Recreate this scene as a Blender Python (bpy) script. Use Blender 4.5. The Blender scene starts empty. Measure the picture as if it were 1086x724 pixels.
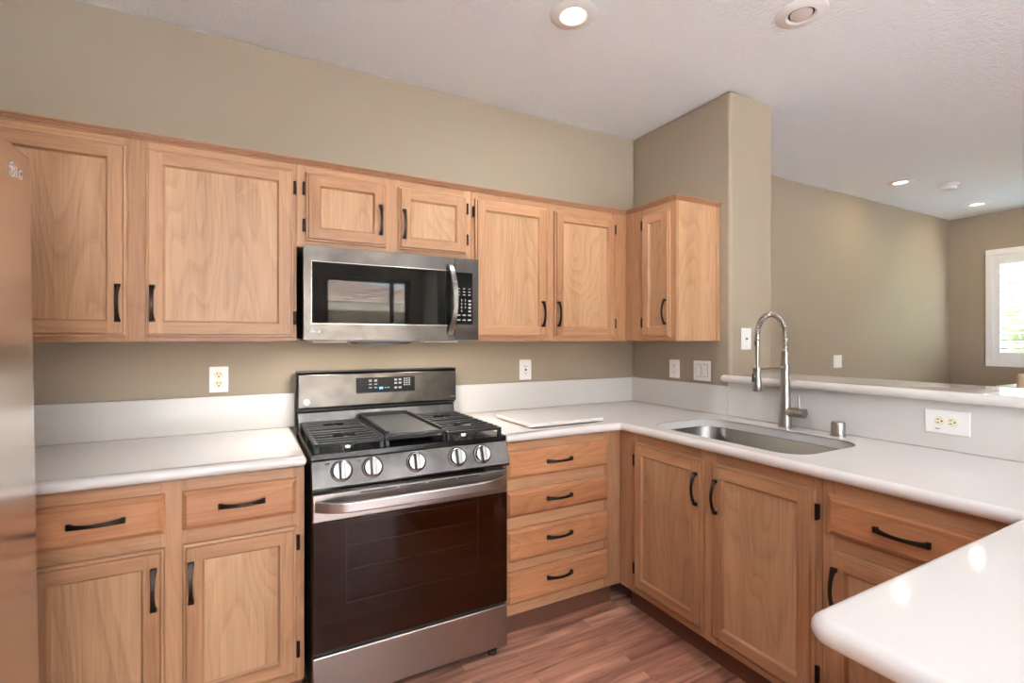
import bpy, bmesh, math, random
from mathutils import Vector, Matrix
from mathutils.geometry import tessellate_polygon
random.seed(7)
PI = math.pi
S = bpy.context.scene
COL = S.collection

# ------------------------------------------------------------------ camera
cam_d = bpy.data.cameras.new('camera'); cam = bpy.data.objects.new('camera', cam_d); COL.objects.link(cam)
cam.location = (-2.2197, -2.4992, 1.3091)
cam.rotation_euler = (PI/2, 0, -0.5011)
cam_d.sensor_fit = 'HORIZONTAL'; cam_d.sensor_width = 36.0
cam_d.lens = 36.0*524.7/1086.0
cam_d.shift_x = -(550.69-543.0)/1086.0
cam_d.shift_y = -(362.0-359.95)/1086.0
cam_d.clip_start = 0.02; cam_d.clip_end = 200
S.camera = cam

# ------------------------------------------------------------------ colour management, sky, sun
S.view_settings.view_transform = 'Standard'
S.view_settings.look = 'None'
S.view_settings.gamma = 1.0
S.view_settings.use_curve_mapping = False
S.view_settings.exposure = 1.38
S.cycles.max_bounces = 10; S.cycles.diffuse_bounces = 7; S.cycles.glossy_bounces = 5
S.cycles.transparent_max_bounces = 12
S.cycles.sample_clamp_indirect = 6.0
S.cycles.use_denoising = True
S.cycles.caustics_reflective = False; S.cycles.caustics_refractive = False
SKY_STRENGTH = 9.0
SUN_STRENGTH = 370.0
LAMP_W = 13.0
W = bpy.data.worlds.new('sky'); S.world = W; W.use_nodes = True
wn = W.node_tree; wn.nodes.clear()
wo = wn.nodes.new('ShaderNodeOutputWorld'); bg = wn.nodes.new('ShaderNodeBackground')
tc = wn.nodes.new('ShaderNodeTexCoord'); sx = wn.nodes.new('ShaderNodeSeparateXYZ'); rp = wn.nodes.new('ShaderNodeValToRGB')
wn.links.new(tc.outputs['Generated'], sx.inputs[0]); wn.links.new(sx.outputs['Z'], rp.inputs[0])
rp.color_ramp.elements[0].position = 0.0; rp.color_ramp.elements[0].color = (0.86, 0.95, 1.0, 1)
rp.color_ramp.elements[1].position = 0.6; rp.color_ramp.elements[1].color = (0.50, 0.72, 1.0, 1)
wn.links.new(rp.outputs[0], bg.inputs[0]); bg.inputs[1].default_value = SKY_STRENGTH
wn.links.new(bg.outputs[0], wo.inputs[0])

sun_d = bpy.data.lights.new('sun', 'SUN'); sun_d.energy = SUN_STRENGTH; sun_d.angle = 0.01; sun_d.color = (0.94, 0.98, 1.0)
sun = bpy.data.objects.new('sun', sun_d); COL.objects.link(sun)
sun.rotation_euler = Vector((0.58, -0.16, -0.8)).to_track_quat('-Z', 'Y').to_euler()

def portal(loc, rot, sx_, sy_):
    l = bpy.data.lights.new('window_portal', 'AREA'); l.shape = 'RECTANGLE'; l.size = sx_; l.size_y = sy_
    l.cycles.is_portal = True
    o = bpy.data.objects.new('window_portal', l); o.location = loc; o.rotation_euler = rot; COL.objects.link(o)
portal((-0.575, -6.26, 1.13), (PI/2, 0, 0), 1.25, 2.2)      # glazed door in the rear wall, opens towards +y
portal((-2.39, -6.26, 1.2), (PI/2, 0, 0), 1.75, 2.1)
portal((4.62, -1.05, 1.63), (PI/2, 0, PI/2), 1.5, 1.2)

# ------------------------------------------------------------------ helpers
def srgb(r, g, b):
    f = lambda c: (c/255/12.92) if c/255 <= 0.04045 else ((c/255+0.055)/1.055)**2.4
    return (f(r), f(g), f(b), 1.0)

class MB:
    """collects geometry and becomes ONE mesh object"""
    def __init__(s): s.v = []; s.f = []; s.m = []
    def add(s, vs, fs, mi=0, M=None):
        b = len(s.v)
        for p in vs: s.v.append(tuple(M @ Vector(p)) if M else tuple(p))
        for f in fs: s.f.append([i+b for i in f]); s.m.append(mi)
    def box(s, x0, x1, y0, y1, z0, z1, mi=0, M=None):
        x0, x1 = min(x0, x1), max(x0, x1); y0, y1 = min(y0, y1), max(y0, y1); z0, z1 = min(z0, z1), max(z0, z1)
        s.add([(x0,y0,z0),(x1,y0,z0),(x1,y1,z0),(x0,y1,z0),(x0,y0,z1),(x1,y0,z1),(x1,y1,z1),(x0,y1,z1)],
              [(0,3,2,1),(4,5,6,7),(0,1,5,4),(1,2,6,5),(2,3,7,6),(3,0,4,7)], mi, M)
    def prism(s, poly, a0, a1, axis='x', mi=0, M=None):
        """extrude a 2-D polygon along an axis: axis x -> poly is (y,z); y -> (x,z); z -> (x,y)"""
        def mk(a, p): return {'x':(a,p[0],p[1]), 'y':(p[0],a,p[1]), 'z':(p[0],p[1],a)}[axis]
        n = len(poly); vs = [mk(a0,p) for p in poly]+[mk(a1,p) for p in poly]
        fs = [tuple(range(n))[::-1], tuple(range(n,2*n))]+[(i,(i+1)%n,n+(i+1)%n,n+i) for i in range(n)]
        s.add(vs, fs, mi, M)
    def lathe(s, prof, seg=24, M=None, mi=0, cap=True):
        vs = []; fs = []
        for r, z in prof:
            for k in range(seg):
                a = 2*PI*k/seg; vs.append((r*math.cos(a), r*math.sin(a), z))
        for j in range(len(prof)-1):
            for k in range(seg):
                fs.append((j*seg+k, j*seg+(k+1)%seg, (j+1)*seg+(k+1)%seg, (j+1)*seg+k))
        if cap:
            if prof[0][0] > 1e-6: fs.append(tuple(range(seg))[::-1])
            if prof[-1][0] > 1e-6: fs.append(tuple(range((len(prof)-1)*seg, len(prof)*seg)))
        s.add(vs, fs, mi, M)
    def tube(s, path, r, seg=10, mi=0, M=None):
        P = [Vector(p) for p in path]; n = len(P); R = r if isinstance(r, (list, tuple)) else [r]*n
        T = [(P[min(i+1,n-1)]-P[max(i-1,0)]).normalized() for i in range(n)]
        u = T[0].orthogonal().normalized(); vs = []; fs = []
        for i in range(n):
            u = (u - T[i]*u.dot(T[i])).normalized(); w = T[i].cross(u)
            for k in range(seg):
                a = 2*PI*k/seg; vs.append(tuple(P[i]+(u*math.cos(a)+w*math.sin(a))*R[i]))
        for i in range(n-1):
            for k in range(seg):
                fs.append((i*seg+k, i*seg+(k+1)%seg, (i+1)*seg+(k+1)%seg, (i+1)*seg+k))
        fs.append(tuple(range(seg))[::-1]); fs.append(tuple(range((n-1)*seg, n*seg)))
        s.add(vs, fs, mi, M)
    def ribbon(s, path, up, ws, ts, mi=0, M=None):
        """rectangular section swept along a path; ws = half width along `up`, ts = half thickness"""
        P = [Vector(p) for p in path]; up = Vector(up).normalized(); n = len(P); vs = []; fs = []
        for i in range(n):
            T = (P[min(i+1,n-1)]-P[max(i-1,0)]).normalized(); nrm = T.cross(up).normalized()
            for a, b in ((-1,-1),(1,-1),(1,1),(-1,1)):
                vs.append(tuple(P[i]+up*ws[i]*a+nrm*ts[i]*b))
        for i in range(n-1):
            for k in range(4): fs.append((i*4+k, i*4+(k+1)%4, (i+1)*4+(k+1)%4, (i+1)*4+k))
        fs.append((3,2,1,0)); fs.append((n*4-4,n*4-3,n*4-2,n*4-1))
        s.add(vs, fs, mi, M)
    def build(s, name, mats, parent=None, loc=None, rot=None, bevel=0, seg=2, smooth=38):
        me = bpy.data.meshes.new(name); me.from_pydata(s.v, [], s.f)
        mats = mats if isinstance(mats, (list, tuple)) else [mats]
        for m in mats: me.materials.append(m)
        for p, mi in zip(me.polygons, s.m): p.material_index = mi
        bm = bmesh.new(); bm.from_mesh(me); bmesh.ops.recalc_face_normals(bm, faces=bm.faces); bm.to_mesh(me); bm.free()
        if smooth: me.shade_smooth(); me.set_sharp_from_angle(angle=math.radians(smooth))
        o = bpy.data.objects.new(name, me); COL.objects.link(o)
        if parent: o.parent = parent
        if loc: o.location = loc
        if rot: o.rotation_euler = rot
        if bevel:
            b = o.modifiers.new('edge', 'BEVEL'); b.width = bevel; b.segments = seg; b.limit_method = 'ANGLE'; b.angle_limit = math.radians(40)
            b.harden_normals = False
            wn_ = o.modifiers.new('normals', 'WEIGHTED_NORMAL'); wn_.keep_sharp = True; wn_.weight = 80
        return o

def tag(o, label=None, cat=None, group=None, kind=None):
    if label: o['label'] = label
    if cat: o['category'] = cat
    if group: o['group'] = group
    if kind: o['kind'] = kind
    return o
def thing(name, loc, rz, label, cat, group=None):
    o = bpy.data.objects.new(name, None); o.empty_display_size = 0.05; COL.objects.link(o)
    o.location = loc; o.rotation_euler = (0, 0, rz)
    return tag(o, label, cat, group)
def text_mesh(body, size, mat, parent, loc, rot=(PI/2,0,0), name='lettering', align='CENTER', extrude=0.0003):
    cu = bpy.data.curves.new(name, 'FONT'); cu.body = body; cu.size = size; cu.extrude = extrude; cu.align_x = align; cu.align_y = 'CENTER'
    t = bpy.data.objects.new(name, cu); COL.objects.link(t)
    dg = bpy.context.evaluated_depsgraph_get()
    me = bpy.data.meshes.new_from_object(t.evaluated_get(dg)); bpy.data.objects.remove(t)
    me.materials.clear(); me.materials.append(mat)
    o = bpy.data.objects.new(name, me); COL.objects.link(o); o.parent = parent; o.location = loc; o.rotation_euler = rot
    return o

def fillet(pts, n=8):
    """pts: (x, y, radius) corners -> list of (x,y)"""
    out = []; N = len(pts)
    for i in range(N):
        p = Vector(pts[i][:2]); a = Vector(pts[i-1][:2]); b = Vector(pts[(i+1)%N][:2]); r = pts[i][2]
        if r <= 0: out.append(tuple(p)); continue
        u = (a-p).normalized(); w = (b-p).normalized(); ang = u.angle(w)
        d = r/math.tan(ang/2); c = p+(u+w).normalized()*(r/math.sin(ang/2))
        s0 = p+u*d-c; s1 = p+w*d-c
        a0 = math.atan2(s0.y, s0.x); a1 = math.atan2(s1.y, s1.x); da = (a1-a0+PI)%(2*PI)-PI
        for k in range(n+1):
            t = a0+da*k/n; out.append((c.x+r*math.cos(t), c.y+r*math.sin(t)))
    return out
def area2(p): return sum(p[i-1][0]*p[i][1]-p[i][0]*p[i-1][1] for i in range(len(p)))
def offset(poly, d):
    """move a CCW polygon inwards by d"""
    N = len(poly); out = []
    for i in range(N):
        p = Vector(poly[i]); a = Vector(poly[i-1]); b = Vector(poly[(i+1)%N])
        e0 = (p-a).normalized(); e1 = (b-p).normalized()
        n0 = Vector((-e0.y, e0.x)); n1 = Vector((-e1.y, e1.x)); m = (n0+n1)
        m = m/max(0.35, m.length_squared)*2 if m.length > 1e-6 else n0
        out.append(tuple(p+m*d))
    return out
def slab(name, outer, z0, z1, mat, holes=(), nose=None, hole_r=0.006, parent=None):
    """flat slab with a rounded nose all round and optional holes"""
    mb = MB(); h = (z1-z0)/2; r = nose or h
    if area2(outer) < 0: outer = outer[::-1]
    prof = []
    for k in range(9):
        a = -PI/2+PI*k/8; zc = (z0+r) if a < 0 else (z1-r)
        if k == 4 and r < h-1e-6: prof.append((0, z0+r))
        prof.append((r-r*math.cos(a), zc+r*math.sin(a)))
    rings = [[(x, y, z) for x, y in offset(outer, ins)] for ins, z in prof]
    n = len(outer)
    vs = [p for rg in rings for p in rg]
    fs = [(j*n+i, j*n+(i+1)%n, (j+1)*n+(i+1)%n, (j+1)*n+i) for j in range(len(rings)-1) for i in range(n)]
    mb.add(vs, fs)
    top = rings[-1]; bot = rings[0]; tl = [top]; bl = [bot]
    for hpts in holes:
        if area2(hpts) > 0: hpts = hpts[::-1]           # clockwise
        hp = [(0, z1-hole_r), (0, z0+hole_r)]
        prof2 = [(-hole_r, z1), (-hole_r*0.3, z1-hole_r*0.3), (0, z1-hole_r), (0, z0)]
        rr = [[(x, y, z) for x, y in offset(hpts, -ins if False else ins*-1*-1)] for ins, z in prof2]
        m = len(hpts)
        mb.add([p for rg in rr for p in rg], [(j*m+i, j*m+(i+1)%m, (j+1)*m+(i+1)%m, (j+1)*m+i) for j in range(len(rr)-1) for i in range(m)])
        tl.append(rr[0]); bl.append(rr[-1])
    for loops in (tl, bl):
        flat = [Vector(p) for l in loops for p in l]
        tris = tessellate_polygon([[Vector(p) for p in l] for l in loops])
        mb.add([tuple(p) for p in flat], [tuple(t) for t in tris])
    o = mb.build(name, mat, parent, smooth=0)
    bm = bmesh.new(); bm.from_mesh(o.data); bmesh.ops.remove_doubles(bm, verts=bm.verts, dist=1e-5)
    bmesh.ops.dissolve_degenerate(bm, edges=bm.edges, dist=1e-6)
    bmesh.ops.recalc_face_normals(bm, faces=bm.faces); bm.to_mesh(o.data); bm.free()
    o.data.shade_smooth(); o.data.set_sharp_from_angle(angle=math.radians(50))
    wn_ = o.modifiers.new('normals', 'WEIGHTED_NORMAL'); wn_.keep_sharp = True; wn_.weight = 100
    return o

# ------------------------------------------------------------------ materials
def mat(name):
    m = bpy.data.materials.new(name); m.use_nodes = True
    return m, m.node_tree.nodes, m.node_tree.links, m.node_tree.nodes['Principled BSDF']
def plain(name, col, rough=0.5, metal=0.0, spec=0.5, coat=0.0, bump=None, emit=None):
    m, n, l, b = mat(name)
    b.inputs['Base Color'].default_value = col; b.inputs['Roughness'].default_value = rough
    b.inputs['Metallic'].default_value = metal; b.inputs['Specular IOR Level'].default_value = spec
    b.inputs['Coat Weight'].default_value = coat
    if emit: b.inputs['Emission Color'].default_value = emit[0]; b.inputs['Emission Strength'].default_value = emit[1]
    if bump:
        t = n.new('ShaderNodeTexCoord'); z = n.new('ShaderNodeTexNoise'); z.inputs['Scale'].default_value = bump[0]; z.inputs['Detail'].default_value = 3
        bp = n.new('ShaderNodeBump'); bp.inputs['Strength'].default_value = bump[1]; bp.inputs['Distance'].default_value = bump[2]
        l.new(t.outputs['Object'], z.inputs['Vector']); l.new(z.outputs['Fac'], bp.inputs['Height']); l.new(bp.outputs[0], b.inputs['Normal'])
    return m
def wood(name, light, dark, axis, ring=1.0, contrast=0.6, rough=0.38):
    """grain runs along `axis`; contour lines of a stretched noise make the cathedral figure"""
    m, n, l, b = mat(name)
    t = n.new('ShaderNodeTexCoord'); oi = n.new('ShaderNodeObjectInfo')
    ad = n.new('ShaderNodeVectorMath'); ad.operation = 'ADD'
    sc = n.new('ShaderNodeVectorMath'); sc.operation = 'SCALE'; sc.inputs['Scale'].default_value = 1.0
    cmb = n.new('ShaderNodeCombineXYZ')
    mul = n.new('ShaderNodeMath'); mul.operation = 'MULTIPLY'; mul.inputs[1].default_value = 37.0
    l.new(oi.outputs['Random'], mul.inputs[0])
    for k in range(3): l.new(mul.outputs[0], cmb.inputs[k])
    l.new(t.outputs['Object'], ad.inputs[0]); l.new(cmb.outputs[0], ad.inputs[1])
    def stretched(s_across, s_along):
        mp = n.new('ShaderNodeMapping'); v = [s_across]*3; v['xyz'.index(axis)] = s_along
        mp.inputs['Scale'].default_value = v; l.new(ad.outputs[0], mp.inputs['Vector']); return mp
    m1 = stretched(4.2, 0.85); n1 = n.new('ShaderNodeTexNoise'); n1.inputs['Scale'].default_value = 1.0; n1.inputs['Detail'].default_value = 1.6; n1.inputs['Roughness'].default_value = 0.45; n1.inputs['Distortion'].default_value = 0.25
    l.new(m1.outputs[0], n1.inputs['Vector'])
    mm = n.new('ShaderNodeMath'); mm.operation = 'MULTIPLY'; mm.inputs[1].default_value = 24.0*ring; l.new(n1.outputs['Fac'], mm.inputs[0])
    fr = n.new('ShaderNodeMath'); fr.operation = 'FRACT'; l.new(mm.outputs[0], fr.inputs[0])
    rr = n.new('ShaderNodeValToRGB'); e = rr.color_ramp.elements
    e[0].position = 0.0; e[0].color = (0.25,)*3+(1,); e[1].position = 1.0; e[1].color = (1,)*3+(1,)
    q = e.new(0.12); q.color = (1.0,)*3+(1,); q = e.new(0.75); q.color = (0.62,)*3+(1,); q = e.new(0.97); q.color = (0.1,)*3+(1,)
    l.new(fr.outputs[0], rr.inputs[0])
    m2 = stretched(140, 5); n2 = n.new('ShaderNodeTexNoise'); n2.inputs['Scale'].default_value = 1.0; n2.inputs['Detail'].default_value = 3; l.new(m2.outputs[0], n2.inputs['Vector'])
    m3 = stretched(9, 0.7); n3 = n.new('ShaderNodeTexNoise'); n3.inputs['Scale'].default_value = 1.0; n3.inputs['Detail'].default_value = 2; l.new(m3.outputs[0], n3.inputs['Vector'])
    def lin(src, a, bb):
        x = n.new('ShaderNodeMath'); x.operation = 'MULTIPLY_ADD'; x.inputs[1].default_value = a; x.inputs[2].default_value = bb; l.new(src, x.inputs[0]); return x
    a1 = lin(rr.outputs[0], 0.42*contrast, 0.0); a2 = lin(n2.outputs['Fac'], 0.75, -0.375); a3 = lin(n3.outputs['Fac'], 1.1, -0.55)
    s1 = n.new('ShaderNodeMath'); s1.operation = 'ADD'; l.new(a1.outputs[0], s1.inputs[0]); l.new(a2.outputs[0], s1.inputs[1])
    s2 = n.new('ShaderNodeMath'); s2.operation = 'ADD'; l.new(s1.outputs[0], s2.inputs[0]); l.new(a3.outputs[0], s2.inputs[1])
    rnd = lin(oi.outputs['Random'], 0.3, -0.15 + 0.5-0.2*contrast)
    s3 = n.new('ShaderNodeMath'); s3.operation = 'ADD'; s3.use_clamp = True; l.new(s2.outputs[0], s3.inputs[0]); l.new(rnd.outputs[0], s3.inputs[1])
    mx = n.new('ShaderNodeMix'); mx.data_type = 'RGBA'; l.new(s3.outputs[0], mx.inputs['Factor'])
    mx.inputs['A'].default_value = dark; mx.inputs['B'].default_value = light
    l.new(mx.outputs['Result'], b.inputs['Base Color'])
    b.inputs['Roughness'].default_value = rough; b.inputs['Specular IOR Level'].default_value = 0.4
    return m
def steel(name, col, rough, axis='z', streak=0.05, smudge=0.0):
    m, n, l, b = mat(name)
    b.inputs['Base Color'].default_value = col; b.inputs['Metallic'].default_value = 1.0
    t = n.new('ShaderNodeTexCoord'); mp = n.new('ShaderNodeMapping'); v = [900.0]*3; v['xyz'.index(axis)] = 6.0
    mp.inputs['Scale'].default_value = v; z = n.new('ShaderNodeTexNoise'); z.inputs['Scale'].default_value = 1.0; z.inputs['Detail'].default_value = 2
    z2 = n.new('ShaderNodeTexNoise'); z2.inputs['Scale'].default_value = 9.0; z2.inputs['Detail'].default_value = 4
    l.new(t.outputs['Object'], mp.inputs[0]); l.new(mp.outputs[0], z.inputs['Vector']); l.new(t.outputs['Object'], z2.inputs['Vector'])
    a = n.new('ShaderNodeMath'); a.operation = 'MULTIPLY_ADD'; a.inputs[1].default_value = streak; a.inputs[2].default_value = rough-streak/2
    c = n.new('ShaderNodeMath'); c.operation = 'MULTIPLY_ADD'; c.inputs[1].default_value = streak; c.inputs[2].default_value = -streak/2
    s = n.new('ShaderNodeMath'); s.operation = 'ADD'
    l.new(z.outputs['Fac'], a.inputs[0]); l.new(z2.outputs['Fac'], c.inputs[0]); l.new(a.outputs[0], s.inputs[0]); l.new(c.outputs[0], s.inputs[1])
    l.new(s.outputs[0], b.inputs['Roughness'])
    if smudge:
        z3 = n.new('ShaderNodeTexNoise'); z3.inputs['Scale'].default_value = 7.0; z3.inputs['Detail'].default_value = 5; z3.inputs['Distortion'].default_value = 1.2
        l.new(t.outputs['Object'], z3.inputs['Vector'])
        rp = n.new('ShaderNodeValToRGB'); rp.color_ramp.elements[0].position = 0.32; rp.color_ramp.elements[1].position = 0.62
        k = 1-smudge; rp.color_ramp.elements[0].color = (col[0]*k, col[1]*k, col[2]*k, 1); rp.color_ramp.elements[1].color = col
        l.new(z3.outputs['Fac'], rp.inputs[0]); l.new(rp.outputs[0], b.inputs['Base Color'])
    return m
def glass(name, tint=(1,1,1,1), gloss=0.06):
    m, n, l, b = mat(name); n.remove(b)
    tr = n.new('ShaderNodeBsdfTransparent'); tr.inputs[0].default_value = tint
    gl = n.new('ShaderNodeBsdfGlossy'); gl.inputs['Roughness'].default_value = 0.0
    mx = n.new('ShaderNodeMixShader'); mx.inputs[0].default_value = gloss
    l.new(tr.outputs[0], mx.inputs[1]); l.new(gl.outputs[0], mx.inputs[2]); l.new(mx.outputs[0], n['Material Output'].inputs[0])
    return m
def floor_mat():
    m, n, l, b = mat('laminate planks')
    t = n.new('ShaderNodeTexCoord'); br = n.new('ShaderNodeTexBrick')
    br.offset = 0.37; br.offset_frequency = 2
    br.inputs['Scale'].default_value = 1.0; br.inputs['Brick Width'].default_value = 0.62; br.inputs['Row Height'].default_value = 0.068
    br.inputs['Mortar Size'].default_value = 0.0009; br.inputs['Mortar Smooth'].default_value = 0.2; br.inputs['Bias'].default_value = 0.0
    br.inputs['Color1'].default_value = srgb(222,170,146); br.inputs['Color2'].default_value = srgb(186,130,108); br.inputs['Mortar'].default_value = srgb(150,100,82)
    l.new(t.outputs['Object'], br.inputs['Vector'])
    mp = n.new('ShaderNodeMapping'); mp.inputs['Scale'].default_value = (2.2, 26, 1); l.new(t.outputs['Object'], mp.inputs[0])
    # shift the grain from plank to plank
    ad = n.new('ShaderNodeVectorMath'); ad.operation = 'ADD'; sc = n.new('ShaderNodeVectorMath'); sc.operation = 'SCALE'; sc.inputs['Scale'].default_value = 23.0
    l.new(br.outputs['Color'], sc.inputs[0]); l.new(mp.outputs[0], ad.inputs[0]); l.new(sc.outputs[0], ad.inputs[1])
    z = n.new('ShaderNodeTexNoise'); z.inputs['Scale'].default_value = 1.0; z.inputs['Detail'].default_value = 5; z.inputs['Distortion'].default_value = 0.8; l.new(ad.outputs[0], z.inputs['Vector'])
    rp = n.new('ShaderNodeValToRGB'); rp.color_ramp.elements[0].position = 0.3; rp.color_ramp.elements[0].color = (0.44,0.40,0.38,1); rp.color_ramp.elements[1].position = 0.68; rp.color_ramp.elements[1].color = (1.18,1.16,1.12,1)
    l.new(z.outputs['Fac'], rp.inputs[0])
    mx = n.new('ShaderNodeMix'); mx.data_type = 'RGBA'; mx.blend_type = 'MULTIPLY'; mx.inputs['Factor'].default_value = 1.0
    l.new(br.outputs['Color'], mx.inputs['A']); l.new(rp.outputs[0], mx.inputs['B']); l.new(mx.outputs['Result'], b.inputs['Base Color'])
    b.inputs['Roughness'].default_value = 0.36; b.inputs['Specular IOR Level'].default_value = 0.4
    return m
def roof_mat():
    m, n, l, b = mat('clay roof tiles')
    t = n.new('ShaderNodeTexCoord'); br = n.new('ShaderNodeTexBrick'); br.inputs['Scale'].default_value = 1.0
    br.inputs['Brick Width'].default_value = 1.2; br.inputs['Row Height'].default_value = 0.5; br.inputs['Mortar Size'].default_value = 0.12
    br.inputs['Color1'].default_value = srgb(158,134,116); br.inputs['Color2'].default_value = srgb(128,104,90); br.inputs['Mortar'].default_value = srgb(48,38,32)
    l.new(t.outputs['Object'], br.inputs['Vector']); l.new(br.outputs['Color'], b.inputs['Base Color']); b.inputs['Roughness'].default_value = 0.9
    return m

LW, DW = srgb(188,145,109), srgb(134,91,61)      # solid frame wood
LP, DP = srgb(192,153,117), srgb(144,104,73)     # veneer panels
WV = wood('maple frame upright', LW, DW, 'z', 0.7, 0.45)
WH = wood('maple frame crosswise', LW, DW, 'x', 0.7, 0.45)
WP = wood('maple veneer panel', LP, DP, 'z', 1.0, 0.75)
WD = wood('maple drawer front', srgb(190,136,96), srgb(138,86,56), 'x', 0.8, 0.7)
WALL = plain('khaki wall paint', srgb(157,143,124), 0.75, bump=(70, 0.25, 0.004))
CEIL = plain('white ceiling paint', srgb(240,246,250), 0.85, bump=(60, 0.6, 0.011))
QUARTZ = plain('white solid worktop', srgb(216,210,204), 0.06, spec=0.5)
SPLASH = plain('white backsplash', srgb(208,204,199), 0.25, spec=0.5)
WHITE = plain('white plastic', srgb(238,236,232), 0.35)
IVORY = plain('ivory plastic', srgb(232,222,196), 0.4)
SLOT = plain('dark slot', srgb(40,36,32), 0.6)
TRIMW = plain('white trim paint', srgb(238,237,236), 0.4)
BRONZE = plain('dark bronze', srgb(48,40,36), 0.33, 0.85)
STEEL_LIT = steel('brushed steel brightened', (0.36,0.325,0.30,1), 0.28, 'x', 0.015)  # same brushed steel as the next line, base lightened for the dim low fronts
STEEL_DIM = steel('brushed steel dimmed', (0.118,0.107,0.098,1), 0.24, 'x', 0.04, 0.45)  # darkened copy of that steel, tones down the bright daylight reflections
STEELZ = steel('brushed steel upright', (0.30,0.285,0.27,1), 0.28, 'z')
SINKST = steel('sink steel', (0.20,0.185,0.17,1), 0.3, 'y', 0.06)
NICKEL = plain('brushed nickel', (0.36,0.33,0.30,1), 0.3, 1.0)
COILST = plain('coil steel', (0.5,0.47,0.44,1), 0.22, 1.0)
HANDST = plain('satin steel handle', (0.45,0.42,0.40,1), 0.33, 1.0)
KNOBST = plain('knob steel', (0.42,0.41,0.40,1), 0.25, 1.0)
CHROME = plain('polished steel', (0.78,0.77,0.75,1), 0.12, 1.0)
BLACKG = plain('black glass', (0.006,0.006,0.006,1), 0.03, spec=0.24)
OVENG = plain('dark oven glass', (0.012,0.003,0.001,1), 0.05, spec=0.22)
ENAMEL = plain('black enamel', (0.012,0.012,0.012,1), 0.2)
IRON = plain('cast iron', (0.008,0.008,0.008,1), 0.55, bump=(220, 0.2, 0.001))
GRIDDLE = plain('grey griddle coating', (0.055,0.052,0.05,1), 0.42)
DISPB = plain('black display panel', (0.006,0.006,0.006,1), 0.35, spec=0.15)
BLACKP = plain('black plastic', (0.015,0.015,0.015,1), 0.45)
MARK = plain('pale printed marks', srgb(205,205,205), 0.5)
MARKB = plain('blue lit mark', srgb(60,120,170), 0.5, emit=((0.1,0.4,0.8,1), 0.6))
GREYM = plain('grey printed marks', srgb(95,92,90), 0.5)
PANE = glass('window glass')
BULB = plain('lit lamp lens', (1,1,1,1), 0.4, emit=((1.0,0.82,0.55,1), 4.0))
LENS = plain('unlit lamp lens', srgb(222,214,206), 0.35)
FABRIC = plain('beige upholstery', srgb(196,178,152), 0.85, bump=(400, 0.2, 0.001))
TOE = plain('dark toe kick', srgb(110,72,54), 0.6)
STUCCO = plain('beige stucco', srgb(120,106,90), 0.9, bump=(30, 0.4, 0.01))
FLOORM = floor_mat()

# ------------------------------------------------------------------ room shell
H = 2.62
XL, XR, YR = -3.45, 4.55, -6.2
XH = -6.2                                            # unseen hall left of the camera, added to cut bounced light
def structure(o): o['kind'] = 'structure'; return o
mb = MB(); mb.box(XH-0.15, XR+0.15, YR-0.15, 0.15, -0.1, 0); structure(mb.build('floor', FLOORM, smooth=0))
mb = MB(); mb.box(XH-0.15, XR+0.15, YR-0.15, 0.15, H, H+0.1); structure(mb.build('ceiling', CEIL, smooth=0))
mb = MB(); mb.box(XL-0.15, XR+0.15, 0, 0.15, 0, H); structure(mb.build('wall_back', WALL, smooth=0))
mb = MB(); mb.box(XL-0.15, XL, -1.80, 0, 0, H); mb.box(XH, XL-0.15, -1.80, -1.65, 0, H); mb.box(XH-0.15, XH, YR-0.15, -1.65, 0, H); structure(mb.build('wall_left', WALL, smooth=0))
mb = MB(); mb.box(0, 0.348, -0.754, 0, 0, H); structure(mb.build('wall_partition', WALL, bevel=0.016, seg=4))
mb = MB(); mb.box(0, 0.30, -2.95, -0.754, 0, 1.087); structure(mb.build('wall_pony', WALL, smooth=0))
mb = MB(); mb.box(0.30, 0.42, YR, -5.5, 0, H); structure(mb.build('wall_light_blocker', WALL, smooth=0))  # unseen wall added to keep rear door light off the dining wall
def wall_with_holes(name, x0, x1, holes, M, th=0.15):
    """wall in local XZ with rectangular holes, thickness in +y local"""
    mb = MB(); xs = sorted({x0, x1, *[h[0] for h in holes], *[h[1] for h in holes]})
    for a, b in zip(xs[:-1], xs[1:]):
        hh = [h for h in holes if h[0] <= a+1e-6 and h[1] >= b-1e-6]
        if not hh: mb.box(a, b, 0, th, 0, H, M=M)
        else:
            h = hh[0]
            if h[2] > 0: mb.box(a, b, 0, th, 0, h[2], M=M)
            mb.box(a, b, 0, th, h[3], H, M=M)
    return structure(mb.build(name, WALL, smooth=0))
DX0, DX1, DZ1 = -1.22, 0.08, 2.27
W2 = (-3.3, -1.48, 0.1, 2.3)
MR = Matrix.Translation((0, YR, 0)) @ Matrix.Rotation(PI, 4, 'Z')                 # local x -> -x
wall_with_holes('wall_rear', -XR-0.15, -XH, [(-DX1, -DX0, 0, DZ1), (-W2[1], -W2[0], W2[2], W2[3])], MR)
MRt = Matrix.Translation((XR, 0, 0)) @ Matrix.Rotation(-PI/2, 4, 'Z')             # local x -> -y
WY0, WY1, WZ0, WZ1 = 0.365, 1.75, 1.09, 2.18
wall_with_holes('wall_right', 0, -YR, [(WY0, WY1, WZ0, WZ1)], MRt)

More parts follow.
